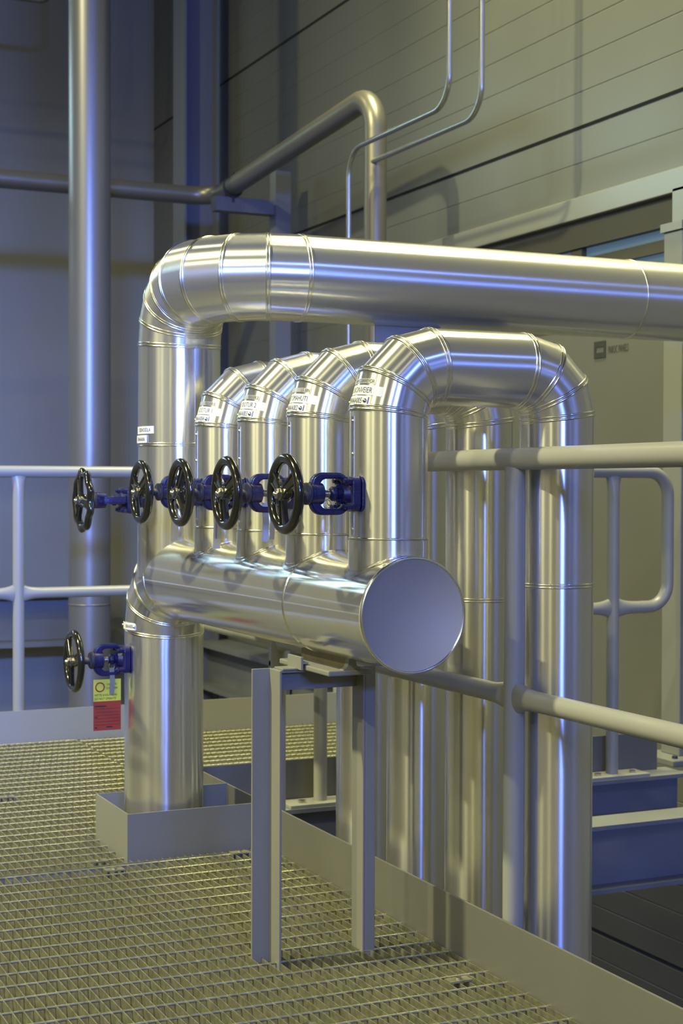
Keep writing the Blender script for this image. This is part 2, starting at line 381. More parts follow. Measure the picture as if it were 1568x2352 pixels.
# =================================================================== RAILINGS
def flare(mb, p, q, r, wide, axis_w, n=20):
    """tube p->q whose end at q spreads along axis_w"""
    p, q = V(p), V(q); d = (q-p).normalized(); a = V(axis_w).normalized(); b = d.cross(a); rings = []
    for i in range(9):
        t = i/8; k = 1+(wide-1)*t**3.0; k2 = 1-0.25*t**2
        rings.append([p.lerp(q, t)+a*math.cos(2*PI*j/n)*r*k+b*math.sin(2*PI*j/n)*r*k2 for j in range(n)])
    mb.loft(rings, True)
def railing(t, o, d, L, posts, zt=1.10, zm=0.603, r=0.0235, rp=0.0225, toe=0.125, toe_side=1, span=None, top_from=0, zbase=0.0, toe_z=0.0, end_loop=None):
    """o: start on plan, d: unit direction on plan"""
    o, d = V(o), V(d); Z = V((0, 0, 1)); side = V((d.y, -d.x, 0))*toe_side
    if end_loop is None:
        mb = MB(); mb.cyl(o+Z*zt, o+d*L+Z*zt, r, n=28); mb.build('top_rail', M['rail'], t)
    else:
        R = 0.085; e = o+d*end_loop
        pts = [o+Z*zt]+arc(e-d*R+Z*(zt-R), Z, d, R, 0, 90, 8)+arc(e-d*R+Z*(zm+R), d, -Z, R, 0, 90, 8)+[o+d*(posts[-1]+rp+0.09)+Z*zm]
        mb = MB(); mb.tube(pts, r, 24); mb.build('top_rail', M['rail'], t)
        mb = MB(); p = o+d*(posts[-1]+rp+0.095)+Z*zm; flare(mb, p, o+d*(posts[-1]+rp*0.5)+Z*zm, rp, 1.75, Z); mb.build('mid_rail', M['rail'], t)
    for s in posts:
        mb = MB(); p = o+d*s
        mb.cyl(p+Z*zbase, p+Z*(zt-r-0.075), rp, n=24, cap=True)
        flare(mb, p+Z*(zt-r-0.075), p+Z*(zt-r*0.6), rp, 1.55, d)
        mb.build('post', M['rail'], t)
    cuts = [0]+list(posts)+[L if end_loop is None else posts[-1]]
    for i in range(len(cuts)-1):
        a, b = cuts[i], cuts[i+1]
        if b-a < 0.05: continue
        mb = MB(); fa = a in posts; fb = b in posts
        pa = o+d*(a+(0.11 if fa else 0))+Z*zm; pb = o+d*(b-(0.11 if fb else 0))+Z*zm
        mb.cyl(pa, pb, rp*0.95, n=24, cap=not (fa or fb))
        if fa: flare(mb, pa, o+d*(a+rp*0.6)+Z*zm, rp*0.95, 1.75, Z)
        if fb: flare(mb, pb, o+d*(b-rp*0.6)+Z*zm, rp*0.95, 1.75, Z)
        mb.build('mid_rail', M['rail'], t)
    if toe:
        a, b = (0, L) if span is None else span
        mb = MB(); p = o+side*(rp*0.0)
        c = [p+d*a, p+d*b, p+d*b+side*0.006, p+d*a+side*0.006]
        mb.add([q+Z*toe_z for q in c]+[q+Z*(toe_z+toe) for q in c], [(0, 3, 2, 1), (4, 5, 6, 7), (0, 1, 5, 4), (1, 2, 6, 5), (2, 3, 7, 6), (3, 0, 4, 7)])
        mb.build('toe_board', M['paint'], t)
# near railing: along y, posts outside the toe board
t = thing('guard_railing', (XR+0.025, 2.77, 0), 'grey tubular guard railing in the foreground, its long toe board edging the grating', 'railing')
railing(t, (XR+0.027, 0.9, 0), (0, 1, 0), 3.80, [0.60, 1.913, 3.216], toe=0, zbase=-0.06, zt=1.101, zm=0.596)
mb = MB(); mb.box((XR-0.004, 0.9, -0.025), (XR+0.002, 4.725, 0.124)); mb.build('toe_board', M['paint'], t, bevel=0.0012)
mb = MB(); mb.box((XR+0.002, 2.03, 0.015), (XR+0.075, 2.10, 0.023)); mb.build('bracket_plate', M['rail'], t)
# left railing
t = thing('guard_railing', (1.455, 6.25, 0), 'pale grey guard railing across the far left behind the handwheels', 'railing')
railing(t, (-1.6, 6.265, 0), (1, 0, 0), 5.0, [0.2, 1.63, 3.06, 4.5], toe=0, r=0.0245, rp=0.0235)
mb = MB(); mb.box((-1.6, 6.235, -0.02), (3.4, 6.243, 0.125)); mb.build('toe_board', M['rail'], t)
# back railing with the closed loop at its right end
t = thing('guard_railing', (3.26, 4.67, 0), 'grey guard railing behind the pipes, ending in a closed loop near the wall', 'railing')
railing(t, (XR+0.03, 4.67, 0), (1, 0, 0), 1.8, [0.38, 1.546], toe=0, end_loop=1.787, r=0.023, rp=0.0225, zbase=-0.0)
mb = MB(); mb.box((XR+0.004, 4.72, -0.012), (3.50, 4.727, 0.13)); mb.build('toe_board', M['paint'], t)
for x in (2.097, 3.263):
    mb = MB(); mb.box((x-0.13, 4.615, -0.012), (x+0.13, 4.715, 0.0)); mb.build('foot_plate', M['rail'], t, bevel=0.002)
    for dx in (-0.075, 0.075):
        mb = MB(); mb.cyl((x+dx, 4.65, 0), (x+dx, 4.65, 0.009), 0.013, n=6, smooth=False); mb.build('bolt', M['steel'], t)

# sheet-metal collar box round the pipe opening
mb = MB()
T = 0.004
for a, b in (((BX0, BY0, -0.012), (BX1, BY0+T, 0.128)), ((BX0, BY1-T, -0.012), (BX1, BY1, 0.128)), ((BX0, BY0+T, -0.012), (BX0+T, BY1-T, 0.128))): mb.box(a, b)
tag(mb.build('collar_box', M['frame'], None), 'low grey sheet-metal collar around the vertical pipe where it passes the grating', 'collar')

# grating clips
for x, y, l in ((1.589, 2.826, 'small grating clip nearest the lower right corner beside the toe board'), (1.183, 2.70, 'small grating clip at the bottom centre in front of the support frame'),
                (1.186, 4.142, 'small grating clip left of the collar box corner, the farther of two'), (1.199, 4.03, 'small grating clip left of the collar box corner, the nearer of two'),
                (1.58, 4.076, 'small grating clip in front of the collar box beside the support leg'), (1.154, 5.128, 'small grating clip far back at the left edge of the photo')):
    c = thing('grating_clip', (x, y, 0), l, 'clip', 'clips holding down the grating')
    mb = MB(); mb.box((x-0.026, y-0.014, 0.001), (x+0.026, y+0.014, 0.005)); mb.box((x-0.026, y-0.014, -0.014), (x-0.023, y+0.014, 0.001)); mb.box((x+0.023, y-0.014, -0.014), (x+0.026, y+0.014, 0.001)); mb.build('saddle', M['galv'], c)
    mb = MB(); mb.cyl((x, y, 0.005), (x, y, 0.009), 0.0065, n=12); mb.build('bolt', M['steel'], c)

# =================================================================== HEADER AND PIPES
HX, HZ, HR = 1.424, 0.785, 0.1141
CAPY = 2.722
UR = 0.1154                      # big riser
LR = 0.1141
pR = 0.0803                      # branch pipes
BY = [2.833, 3.163, 3.470, 3.777]
LOWY = 4.284
def zz(z): return 1.04+(z-1.04)*1.017
head = thing('header_pipe', (HX, CAPY, HZ-HR), 'thick silver header pipe with flat round end cap, turning down behind the collar box', 'pipe')
Rl = 0.158
pts = [V((HX, CAPY+0.004, HZ))]
el = [V((HX, LOWY-Rl+Rl*math.sin(math.radians(a)), HZ-Rl+Rl*math.cos(math.radians(a)))) for a in (0, 30, 60, 90)]
hp = pts+el+[V((HX, LOWY, -0.9))]
mb = MB(); pipe_mesh(mb, hp, HR, 96, cap0=True, cap1=False, wav=0.00012, seg=(0, 1)); mb.build('cladding', M['alu_header'], head)
mb = MB(); pipe_mesh(mb, hp, HR, 96, cap0=False, wav=0.0007, seg=(1, 5))
mb.build('elbow_cladding', M['alu_wavy'], head)
mb = MB(); mb.lathe((HX, CAPY+0.006, HZ), (0, -1, 0), [(HR+0.003, 0), (HR+0.0035, 0.004), (HR+0.001, 0.008), (HR-0.003, 0.008), (HR-0.005, 0.0055), (0.001, 0.0055)], 96); mb.build('end_cap', M['alu_cap'], head)
mb = MB(); mb.torus((HX, CAPY-0.001, HZ), (0, 1, 0), HR+0.0005, 0.0035, 96, 10); mb.build('cap_rim', M['alu_bright'], head)
bead(head, hp, 0, HR, off=(-0.002, 0.002), r=0.0022, pos=(0, 3.118-CAPY, 0))
for i in (1, 2, 3, 4): bead(head, hp, i, HR, off=(-0.003, 0.003))

def plate_on_cyl(mb, cx, cy, R, a0, a1, z0, z1, th=0.001, n=16, tilt=0.0):
    """curved plate on a vertical cylinder; a measured from -y towards -x (the side the camera sees)"""
    rings = []
    for i in range(n+1):
        a = a0+(a1-a0)*i/n; e = V((-math.sin(a), -math.cos(a), 0)); dz = tilt*(a-a0)*R
        rings.append([V((cx, cy, z0+dz))+e*R, V((cx, cy, z0+dz))+e*(R+th), V((cx, cy, z1+dz))+e*(R+th), V((cx, cy, z1+dz))+e*R])
    mb.loft(rings, True, smooth=False)
def text_on_cyl(parent, body, size, cx, cy, R, aR, z, sx=0.8, tilt=0.0, mt='ink', name='lettering'):
    """text whose right end sits at angle aR (towards the camera), reading left to right"""
    vs, fs = text_verts(body, size, sx); wmax = max(v[0] for v in vs)
    mb = MB(); out = []
    for x, y in vs:
        s = (wmax-x); a = aR+s/R; e = V((-math.sin(a), -math.cos(a), 0)); out.append(V((cx, cy, z+y+tilt*s))+e*R)
    mb.add(out, fs); return mb.build(name, M[mt], parent)
def lean(o, cx, cy, zb, ang=15.0):
    """tip label geometry with the inclined gore it is stuck on"""
    c_, s_ = math.cos(math.radians(ang)), math.sin(math.radians(ang))
    for v in o.data.vertices:
        x, h = v.co.x-cx, v.co.z-zb; v.co.x = cx+x*c_+h*s_; v.co.z = zb-x*s_+h*c_
def label_set(parent, cx, cy, R, z, texts, aend):
    small, mid, tagno = texts; new = []
    mb = MB(); plate_on_cyl(mb, cx, cy, R+0.0004, aend+0.25, aend+1.5, z+0.0395, z+0.0495, 0.0003)
    p = mb.build('clear_label', M['ghost'], parent); new += [p, text_on_cyl(p, small, 0.0100, cx, cy, R+0.0010, aend+0.28, z+0.0410, 0.85)]
    mb = MB(); plate_on_cyl(mb, cx, cy, R+0.0004, aend, aend+1.55, z+0.0155, z+0.0355, 0.0004)
    p = mb.build('name_label', M['label'], parent); new += [p, text_on_cyl(p, mid, 0.0165, cx, cy, R+0.0011, aend+0.29, z+0.0200, 0.78)]
    mb = MB(); plate_on_cyl(mb, cx, cy, R+0.0012, aend+0.35, aend+1.45, z-0.0075, z+0.0130, 0.0010)
    p = mb.build('tag_plate', M['label'], parent); new += [p, text_on_cyl(p, tagno, 0.0170, cx, cy, R+0.0026, aend+0.53, z-0.0030, 0.66)]
    for da in (0.43, 1.40):
        mb = MB(); a = aend+da; e = V((-math.sin(a), -math.cos(a), 0)); q = V((cx, cy, z+0.003))+e*(R+0.0020)
        mb.lathe(q, e, [(0.0048, 0), (0.0044, 0.002), (0.002, 0.0035), (0.0005, 0.004)], 12); new.append(mb.build('screw', M['steel'], p))
    for o in new: lean(o, cx, cy, z)

def saddle(parent, cy, r):
    """flared strip where a branch cladding lands on the header"""
    mb = MB(); n = 72; rings = []
    for k in range(n):
        t = 2*PI*k/n; row = []
        for rr, h in ((r-0.001, 0.0005), (r-0.001, 0.0050), (r+0.0015, 0.0045), (r+0.0022, 0.0016), (r+0.0070, 0.0012), (r+0.0070, 0.0001)):
            x = rr*math.cos(t); y = rr*math.sin(t)
            row.append(V((HX+x, cy+y, HZ+math.sqrt(max(1e-6, (HR+h)**2-x*x)))))
        rings.append(row)
    mb.loft(rings, False, True, smooth=False); mb.build('saddle_strip', M['alu_bright'], parent)
FX = 1.831; LR0 = 0.0976; Z0 = 1.1926
names = [('silver pipe loop nearest the camera, its label ending in LKONVEIER', ('ASH CONVEYOR', 'LKONVEIER', 'BR4AA005'), 0.831),
         ('silver pipe loop labelled SMAHUTI, second from the header end cap', ('LG BIN', 'ST SMAHUTI', 'BR4AA002'), 0.779),
         ('silver pipe loop labelled SÖÖTUR 2, third from the end cap', ('FEEDER 2', 'SÖÖTUR 2', 'BR4AA003'), 0.566),
         ('silver pipe loop labelled SÖÖTUR 1, farthest of the four', ('FEEDER 1', 'SÖÖTUR 1', 'BR4AA004'), 0.60)]
for i, cy in enumerate(BY):
    lab, texts, ringz = names[i]
    t = thing('pipe_loop', (HX, cy, HZ+HR), lab, 'pipe', 'pipe loops rising from the header')
    up_ = [V((HX+LR0-LR0*math.cos(math.radians(a)), cy, Z0+LR0*math.sin(math.radians(a)))) for a in (0, 30, 60, 90)]
    dn = [V((FX-LR0+LR0*math.sin(math.radians(a)), cy, Z0+LR0*math.cos(math.radians(a)))) for a in (0, 30, 60, 90)]
    P = [V((HX, cy, HZ+0.02))]+up_+dn+[V((FX, cy, -1.6))]
    mb = MB(); pipe_mesh(mb, P, pR, 72, cap0=False, wav=0.00012); mb.build('cladding', M['alu'], t)
    for k in range(1, 9): bead(t, P, k, pR, r=0.0030, off=(-0.0038, 0.0038))
    bead(t, P, 1, pR, pos=(0, 0, 0.932-Z0), r=0.0026); bead(t, P, 8, pR, pos=(0, 0, ringz-Z0), r=0.0026, off=(-0.003, 0.003))
    # slightly wider foot below the lower ring, then the strip on the header
    mb = MB(); pipe_mesh(mb, [(HX, cy, 0.80), (HX, cy, 0.932)], pR+0.0025, 64, False, False); mb.build('branch_foot', M['alu'], t)
    saddle(t, cy, pR+0.0025)
    # lap seam with rivets on the side facing the camera's left
    mb = MB(); plate_on_cyl(mb, HX, cy, pR, 1.52, 1.66, 0.944, Z0-0.008, 0.0012, 4); mb.build('lap_seam', M['alu_plain'], t)
    for z in (1.175, 1.108, 0.955):
        a = 1.56; e = V((-math.sin(a), -math.cos(a), 0)); mb = MB(); mb.lathe(V((HX, cy, z))+e*(pR+0.001), e, [(0.004, 0), (0.0036, 0.0015), (0.001, 0.003)], 12); mb.build('rivet', M['steel'], t)
    # label angle range: end of the name label seen from the camera
    label_set(t, HX, cy, pR, Z0, texts, (0.71, 0.68, 0.66, 0.64)[i])

# big riser, compound elbow and the long horizontal run
UY = 4.150; R1 = 0.158; R2 = 0.208; UZ = 1.597
main = thing('riser_pipe', (HX, UY, HZ), 'thickest silver pipe, rising at the left and bending right above the loops', 'pipe')
e1 = [V((HX, UY-R1+R1*math.cos(math.radians(a)), UZ-R1+R1*math.sin(math.radians(a)))) for a in (0, 22.5, 45, 67.5, 90)]
e2 = [V((HX+R2-R2*math.cos(math.radians(a)), UY-R1-R2*math.sin(math.radians(a)), UZ)) for a in (22.5, 45, 67.5, 90)]
P = [V((HX, UY, HZ+0.02))]+e1+e2
yrun = P[-1].y
P2 = P+[V((3.82, yrun, UZ))]
mb = MB(); pipe_mesh(mb, P2, UR, 96, cap0=False, cap1=False, wav=0.0007, seg=(0, 1)); mb.build('riser_cladding', M['alu_wavy'], main)
mb = MB(); pipe_mesh(mb, P2, UR, 96, False, False, seg=(1, 9)); mb.build('elbow_cladding', M['alu'], main)
mb = MB(); pipe_mesh(mb, P2, UR, 96, False, True, wav=0.00012, seg=(9, 10)); mb.build('run_cladding', M['alu'], main)
for k in range(1, 10): bead(main, P2, k, UR, r=0.0030, off=(-0.0038, 0.0038), n=96)
bead(main, P2, 9, UR, pos=(2.681-P2[9].x, 0, 0), r=0.0032, off=(0,), n=96)
bead(main, P2, 1, UR, pos=(0, 0, 1.157-P2[1].z), r=0.0028, off=(-0.003, 0.003), n=96)
mb = MB(); plate_on_cyl(mb, HX, UY, UR, -0.25, -0.05, 1.172, 1.427, 0.0015, 4); mb.build('lap_seam', M['alu_plain'], main)
mb = MB(); plate_on_cyl(mb, HX, UY, UR+0.0006, 0.98, 1.9, 1.1875, 1.208, 0.0006); p = mb.build('name_label', M['label'], main); text_on_cyl(p, 'ESISHOIDLA', 0.0155, HX, UY, UR+0.0016, 1.08, 1.1926, 0.72)
mb = MB(); plate_on_cyl(mb, HX, UY, UR+0.002, 1.19, 1.95, 1.162, 1.183, 0.0012); p = mb.build('tag_plate', M['label'], main); text_on_cyl(p, 'BR4AA006', 0.0150, HX, UY, UR+0.0036, 1.26, 1.167, 0.68)
# dented saddle where the riser meets the header
mb = MB(); pipe_mesh(mb, [(HX, UY, HZ), (HX, UY, HZ+0.15)], UR+0.0025, 72, False, False); mb.build('riser_foot', M['alu_wavy'], main)
# shoe carrying the long run (blue-lit plate under it)
mb = MB(); mb.box((1.86, yrun-0.055, UZ-UR-0.075), (2.06, yrun+0.055, UZ-UR-0.063)); mb.box((1.86, yrun-0.004, UZ-UR-0.063), (2.06, yrun+0.004, UZ-UR+0.03))
mb.box((1.90, yrun-0.06, UZ-UR-0.14), (2.3, yrun-0.05, UZ-UR-0.076)); mb.box((1.90, yrun-0.06, UZ-UR-0.082), (2.3, yrun+0.06, UZ-UR-0.076))
tag(mb.build('pipe_support', M['paint_dark']), 'painted steel bracket holding the long horizontal pipe from below, behind the loops', 'bracket')
# tag plate on the down pipe below the header
mb = MB(); plate_on_cyl(mb, HX, LOWY, LR+0.002, 1.08, 1.85, 0.630, 0.650, 0.0012); p = mb.build('tag_plate', M['label'], head); text_on_cyl(p, 'BR4AA001', 0.0145, HX, LOWY, LR+0.0036, 1.17, 0.635, 0.68)
for a in (1.12, 1.80):
    e = V((-math.sin(a), -math.cos(a), 0)); mb = MB(); mb.lathe(V((HX, LOWY, 0.640))+e*(LR+0.004), e, [(0.0045, 0), (0.0042, 0.002), (0.0005, 0.004)], 12); mb.build('screw', M['steel'], p)

# =================================================================== VALVES
def valve(y, z, px, pr, label, dist=0.232, wr=0.0814, spoke0=60, twist=0, wavy=False, s=1.0, out=0.0):
    """stop valve: everything is laid out along -x from the pipe axis at px"""
    t = thing('stop_valve', (px-pr*0.8, y, z), label, 'valve', 'handwheel valves on the pipes')
    ct, st = math.cos(math.radians(twist)), math.sin(math.radians(twist))
    def L(d, a, b): return V((px-d, y+a*ct-b*st, z+a*st+b*ct))     # d out from the pipe, a across, b up
    def fn(d, b, a): return L(d, a, b)
    k = pr-0.079+out                                    # thicker pipes push the body outwards
    # bonnet flanges (rounded squares)
    def rsq(h, r, n=5):
        out = []
        for cx, cy, a0 in ((h-r, h-r, 0), (-h+r, h-r, 90), (-h+r, -h+r, 180), (h-r, -h+r, 270)):
            for i in range(n+1):
                a = math.radians(a0+90*i/n); out.append((cx+r*math.cos(a), cy+r*math.sin(a)))
        return out
    mb = MB()
    for d0, d1, h in ((0.052+k, 0.076+k, 0.0375*s), (0.0775+k, 0.096+k, 0.0355*s)):
        mb.prism(rsq(h, 0.014*s), d0, d1, lambda a, b, d: L(d, a, b))
    mb.cyl(L(0.096+k, 0, 0), L(0.108+k, 0, 0), 0.024*s, 0.019*s)
    mb.cyl(L(0.030+k-out, 0, 0), L(0.054+k, 0, 0), 0.036*s)
    mb.build('bonnet', M['navy'], t, bevel=0.0022)
    for a in (-1, 1):
        for b in (-1, 1):
            mb = MB(); p = L(0.096+k, a*0.026*s, b*0.026*s); q = L(0.106+k, a*0.026*s, b*0.026*s); mb.cyl(p, q, 0.0085*s, n=6, smooth=False)
            mb.cyl(q, L(0.112+k, a*0.026*s, b*0.026*s), 0.0048*s, n=12); mb.build('bolt', M['navy'], t, bevel=0.001)
    # yoke: an open rounded frame in the stem plane
    d0, d1, hh, w_ = 0.090+k, 0.176+k, 0.0430*s, 0.013*s
    def rr(x0, x1, h, rl, rr_, n=6):
        out = []
        for cx, cy, a0, r in ((x1-rr_, h-rr_, 0, rr_), (x0+rl, h-rl, 90, rl), (x0+rl, -h+rl, 180, rl), (x1-rr_, -h+rr_, 270, rr_)):
            for i in range(n+1):
                a = math.radians(a0+90*i/n); out.append((cx+r*math.cos(a), cy+r*math.sin(a)))
        return out
    for hw, inset in ((0.0065*s, 0.0), (0.0100*s, 0.0028)):
        outer = rr(d0+inset, d1-inset, hh-inset, 0.026*s-inset, 0.026*s-inset); inner = rr(d0+w_-inset, d1-w_-0.008+inset, hh-w_+inset if inset == 0 else hh-w_+0.0028, 0.014*s, 0.014*s)
        mb = MB() if inset == 0.0 else mb
        rings = []
        for (dx, b), (dx2, b2) in zip(outer, inner):
            rings.append([L(dx, -hw, b), L(dx, hw, b), L(dx2, hw, b2), L(dx2, -hw, b2)])
        mb.loft(rings, False, True, smooth=False)
    mb.cyl(L(d1-0.026, 0, 0), L(d1, 0, 0), 0.0215*s, 0.0225*s, n=32)
    yk = mb.build('yoke', M['navy'], t, bevel=0.0015)
    vs, fs = text_verts('DN15', 0.0105); wm = max(v[0] for v in vs); m2 = MB(); rr_ = 0.0226*s
    for side in (-1,):       # raised cast figures round the yoke head
        m2.add([L(d1-0.008-v_, -math.cos((u-wm/2)/rr_)*rr_, -math.sin((u-wm/2)/rr_)*rr_) for u, v_ in vs], fs)
    m2.build('cast_figures', M['navy_worn'], yk)
    # stem, gland nut, followers
    mb = MB(); mb.cyl(L(0.10+k, 0, 0), L(dist, 0, 0), 0.0062*s, n=20)
    for i in range(9): mb.torus(L(0.126+k+i*0.0032, 0, 0), (1, 0, 0), 0.0068*s, 0.0013, 20, 6)
    mb.build('stem', M['steel'], t)
    mb = MB(); mb.lathe(L(0.104+k, 0, 0), (-1, 0, 0), [(0.010*s, 0), (0.0115*s, 0.004), (0.0115*s, 0.012), (0.0155*s, 0.016), (0.0150*s, 0.024), (0.009*s, 0.029)], 8); mb.build('gland_nut', M['navy'], t, bevel=0.001)
    for b in (-1, 1):
        mb = MB(); mb.cyl(L(0.094+k, 0, b*0.013), L(0.116+k, 0, b*0.013), 0.0045, n=10); mb.cyl(L(0.107+k, 0, b*0.013), L(0.113+k, 0, b*0.013), 0.008, n=6, smooth=False); mb.build('gland_bolt', M['navy'], t)
    mb = MB(); mb.lathe(L(d1-0.001, 0, 0), (-1, 0, 0), [(0.019*s, 0), (0.0225*s, 0.002), (0.0225*s, 0.010), (0.020*s, 0.0125), (0.010*s, 0.0135), (0.010*s, 0.040)], 28)
    mb.build('yoke_bush', M['dark_steel'], t)
    # handwheel
    D = V((-1, 0, 0)); c = L(dist, 0, 0)
    hwheel = MB(); n, m = 72, 14; rings = []
    R = wr-0.0108
    for i in range(n):
        a = 2*PI*i/n; e = V((0, math.cos(a), math.sin(a)))
        k_ = 1+0.045*math.cos(9*a) if wavy else 1.0
        kt = 1+0.22*math.cos(9*a) if wavy else 1.0
        rings.append([c+e*(R*k_+0.0110*kt*math.cos(2*PI*j/m))+D*0.0100*math.sin(2*PI*j/m)+D*(-0.002) for j in range(m)])
    hwheel.loft(rings, False, True)
    for j in range(3):
        ang = math.radians(spoke0+120*j); e = V((0, math.sin(ang), math.cos(ang))); q = D.cross(e)
        # spoke: a web that widens to the rim with two raised edges
        rs = []
        for tt in (0.0, 0.25, 0.5, 0.75, 1.0):
            w2 = 0.0115+0.009*abs(tt-0.45)*1.2; r_ = 0.010+(R-0.010)*tt; off = D*(0.006*(1-tt))
            rs.append([c+e*r_+q*w2+D*0.002+off, c+e*r_-q*w2+D*0.002+off, c+e*r_-q*w2-D*0.006+off, c+e*r_+q*w2-D*0.006+off])
        hwheel.loft(rs, True, smooth=False)
        for sgn in (-1, 1):
            hwheel.tube([c+e*0.014+q*sgn*0.0080+D*0.008, c+e*(R*0.5)+q*sgn*0.0085+D*0.0055, c+e*(R-0.004)+q*sgn*0.0115+D*0.003], 0.0026, 8)
    hwheel.lathe(c-D*0.010, D, [(0.0155, 0), (0.0170, 0.004), (0.0175, 0.016), (0.0145, 0.0185), (0.001, 0.0185)], 28)
    hw = hwheel.build('handwheel', M['black'], t)
    mb = MB(); mb.cyl(c+D*0.0085, c+D*0.0105, 0.0115, n=24); mb.cyl(c+D*0.0105, c+D*0.0185, 0.0108, n=6, smooth=False); mb.lathe(c+D*0.018, D, [(0.0055, 0), (0.0050, 0.004), (0.003, 0.006)], 14)
    mb.build('nut', M['steel'], hw)
    return t, L, k
VZ = 1.0268
valve(BY[0], VZ, HX, 0.0803, 'navy stop valve with black handwheel on the pipe loop nearest the camera')
valve(BY[1], VZ, HX, 0.0803, 'navy stop valve with black handwheel on the SMAHUTI loop', spoke0=58)
valve(BY[2], VZ, HX, 0.0803, 'navy stop valve with black handwheel on the SÖÖTUR 2 loop', spoke0=95)
valve(BY[3], VZ, HX, 0.0803, 'navy stop valve with black handwheel on the SÖÖTUR 1 loop', spoke0=62)
valve(UY, 1.002, HX, 0.1154, 'navy stop valve with wavy-rimmed black handwheel, leftmost of the upper row', dist=0.280, wr=0.0855, spoke0=20, twist=90, wavy=True, out=0.03)
valve(LOWY, 0.544, HX, 0.1141, 'navy stop valve low on the down pipe above the red and yellow card', dist=0.270, wr=0.0895, spoke0=45, s=1.08)

# tag strips hanging from the valve spindles
def strip(x, y, z0, z1, w_, ang, label, extra=0):
    o = thing('tag_strip', (x, y, z0), label, 'tag', 'metal tag strips hanging from the valves')
    ca, sa = math.cos(math.radians(ang)), math.sin(math.radians(ang)); mb = MB(); h = w_/2; tt = 0.0006
    pr = [(-h, -tt), (h, -tt), (h, tt), (-h, tt)]
    mb.loft([[V((x+a*ca-b*sa+bow, y+a*sa+b*ca, z)) for a, b in pr] for z, bow in ((z1, 0), ((z0+z1)/2, 0.002), (z0, 0))], True, smooth=False)
    mb.build('strip', M['tag'], o)
    mb = MB(); mb.torus((x, y, z1+0.006), (0, 1, 0), 0.0085, 0.0008, 16, 6); mb.build('wire_loop', M['steel'], o)
    return o
strip(1.294, 2.833, 0.913, 1.005, 0.016, 48, 'narrow metal tag strip seen edge-on under the nearest valve')
strip(1.289, 2.840, 0.922, 1.000, 0.010, 70, 'second thin strip just left of the edge-on strip under the nearest valve')
strip(1.2845, 3.163, 0.919, 1.005, 0.014, -10, 'bluish metal tag strip under the second valve, left of its pair')
strip(1.299, 3.158, 0.924, 1.005, 0.013, 15, 'warm-lit metal tag strip under the second valve, right of its pair')
strip(1.2835, 3.468, 0.892, 1.005, 0.018, 0, 'longest pale metal tag strip under the third valve')
strip(1.2875, 3.463, 0.916, 1.005, 0.013, 20, 'shorter brownish tag strip overlapping the long one under the third valve')
strip(1.2835, 3.777, 0.901, 1.005, 0.018, 0, 'metal tag strip under the fourth valve in front of the big riser')
strip(1.265, 4.277, 0.445, 0.521, 0.014, 0, 'small tag strip hanging in front of the red and yellow card')
# red and yellow card
cx0, cx1, cz0, cz1, cyy = 1.214, 1.295, 0.341, 0.4875, 4.287
card = thing('warning_card', (1.23, cyy, cz0), 'red and yellow DO NOT OPERATE card hanging from the lowest valve', 'sign')
mb = MB(); mb.box((cx0, cyy, cz0+0.084), (cx1, cyy+0.001, cz1)); mb.build('yellow_field', M['yellow'], card)
mb = MB(); mb.box((cx0, cyy, cz0), (cx1, cyy+0.001, cz0+0.084)); mb.build('red_field', M['red'], card)
mb = MB(); mb.torus((cx0+0.019, cyy-0.0006, cz1-0.022), (0, 1, 0), 0.0125, 0.0018, 32, 6, 0.3); mb.build('ring_mark', M['red'], card)
def flat_text(body, size, x, y, z, parent, sx=1.0, name='lettering', m='ink'):
    vs, fs = text_verts(body, size, sx); mb = MB(); mb.add([(x+a, y, z+b) for a, b in vs], fs); return mb.build(name, M[m], parent)
flat_text('OHTLIK!', 0.0088, cx0+0.038, cyy-0.0006, cz1-0.0175, card, 0.98)
flat_text('DANGER!', 0.0088, cx0+0.038, cyy-0.0006, cz1-0.0285, card, 0.90)
flat_text('MITTE KASUTADA!', 0.0092, cx0+0.003, cyy-0.0006, cz1-0.0480, card, 0.86)
flat_text('DO NOT OPERATE!', 0.0092, cx0+0.003, cyy-0.0006, cz1-0.0585, card, 0.80)
mb = MB()
for i, z in enumerate((0.062, 0.052, 0.043, 0.034, 0.025, 0.016)): mb.box((cx0+0.004, cyy-0.0006, cz0+z), (cx1-0.004, cyy-0.0003, cz0+z+0.0006))
mb.box((cx0+0.004, cyy-0.0007, cz0+0.068), (cx0+0.038, cyy-0.0003, cz0+0.071)); mb.box((cx0+0.004, cyy-0.0007, cz0+0.037), (cx0+0.011, cyy-0.0003, cz0+0.040))
mb.box((cx0+0.004, cyy-0.0007, cz0+0.007), (cx0+0.011, cyy-0.0003, cz0+0.010)); mb.box((cx0+0.038, cyy-0.0007, cz0+0.008), (cx0+0.056, cyy-0.0003, cz0+0.011))
mb.build('ruled_lines', M['ink'], card)
mb = MB(); mb.tube([(1.262, cyy, cz1-0.004), (1.264, cyy-0.003, 0.506), (1.268, cyy-0.004, 0.528)], 0.0008, 6); mb.build('wire', M['steel'], card)

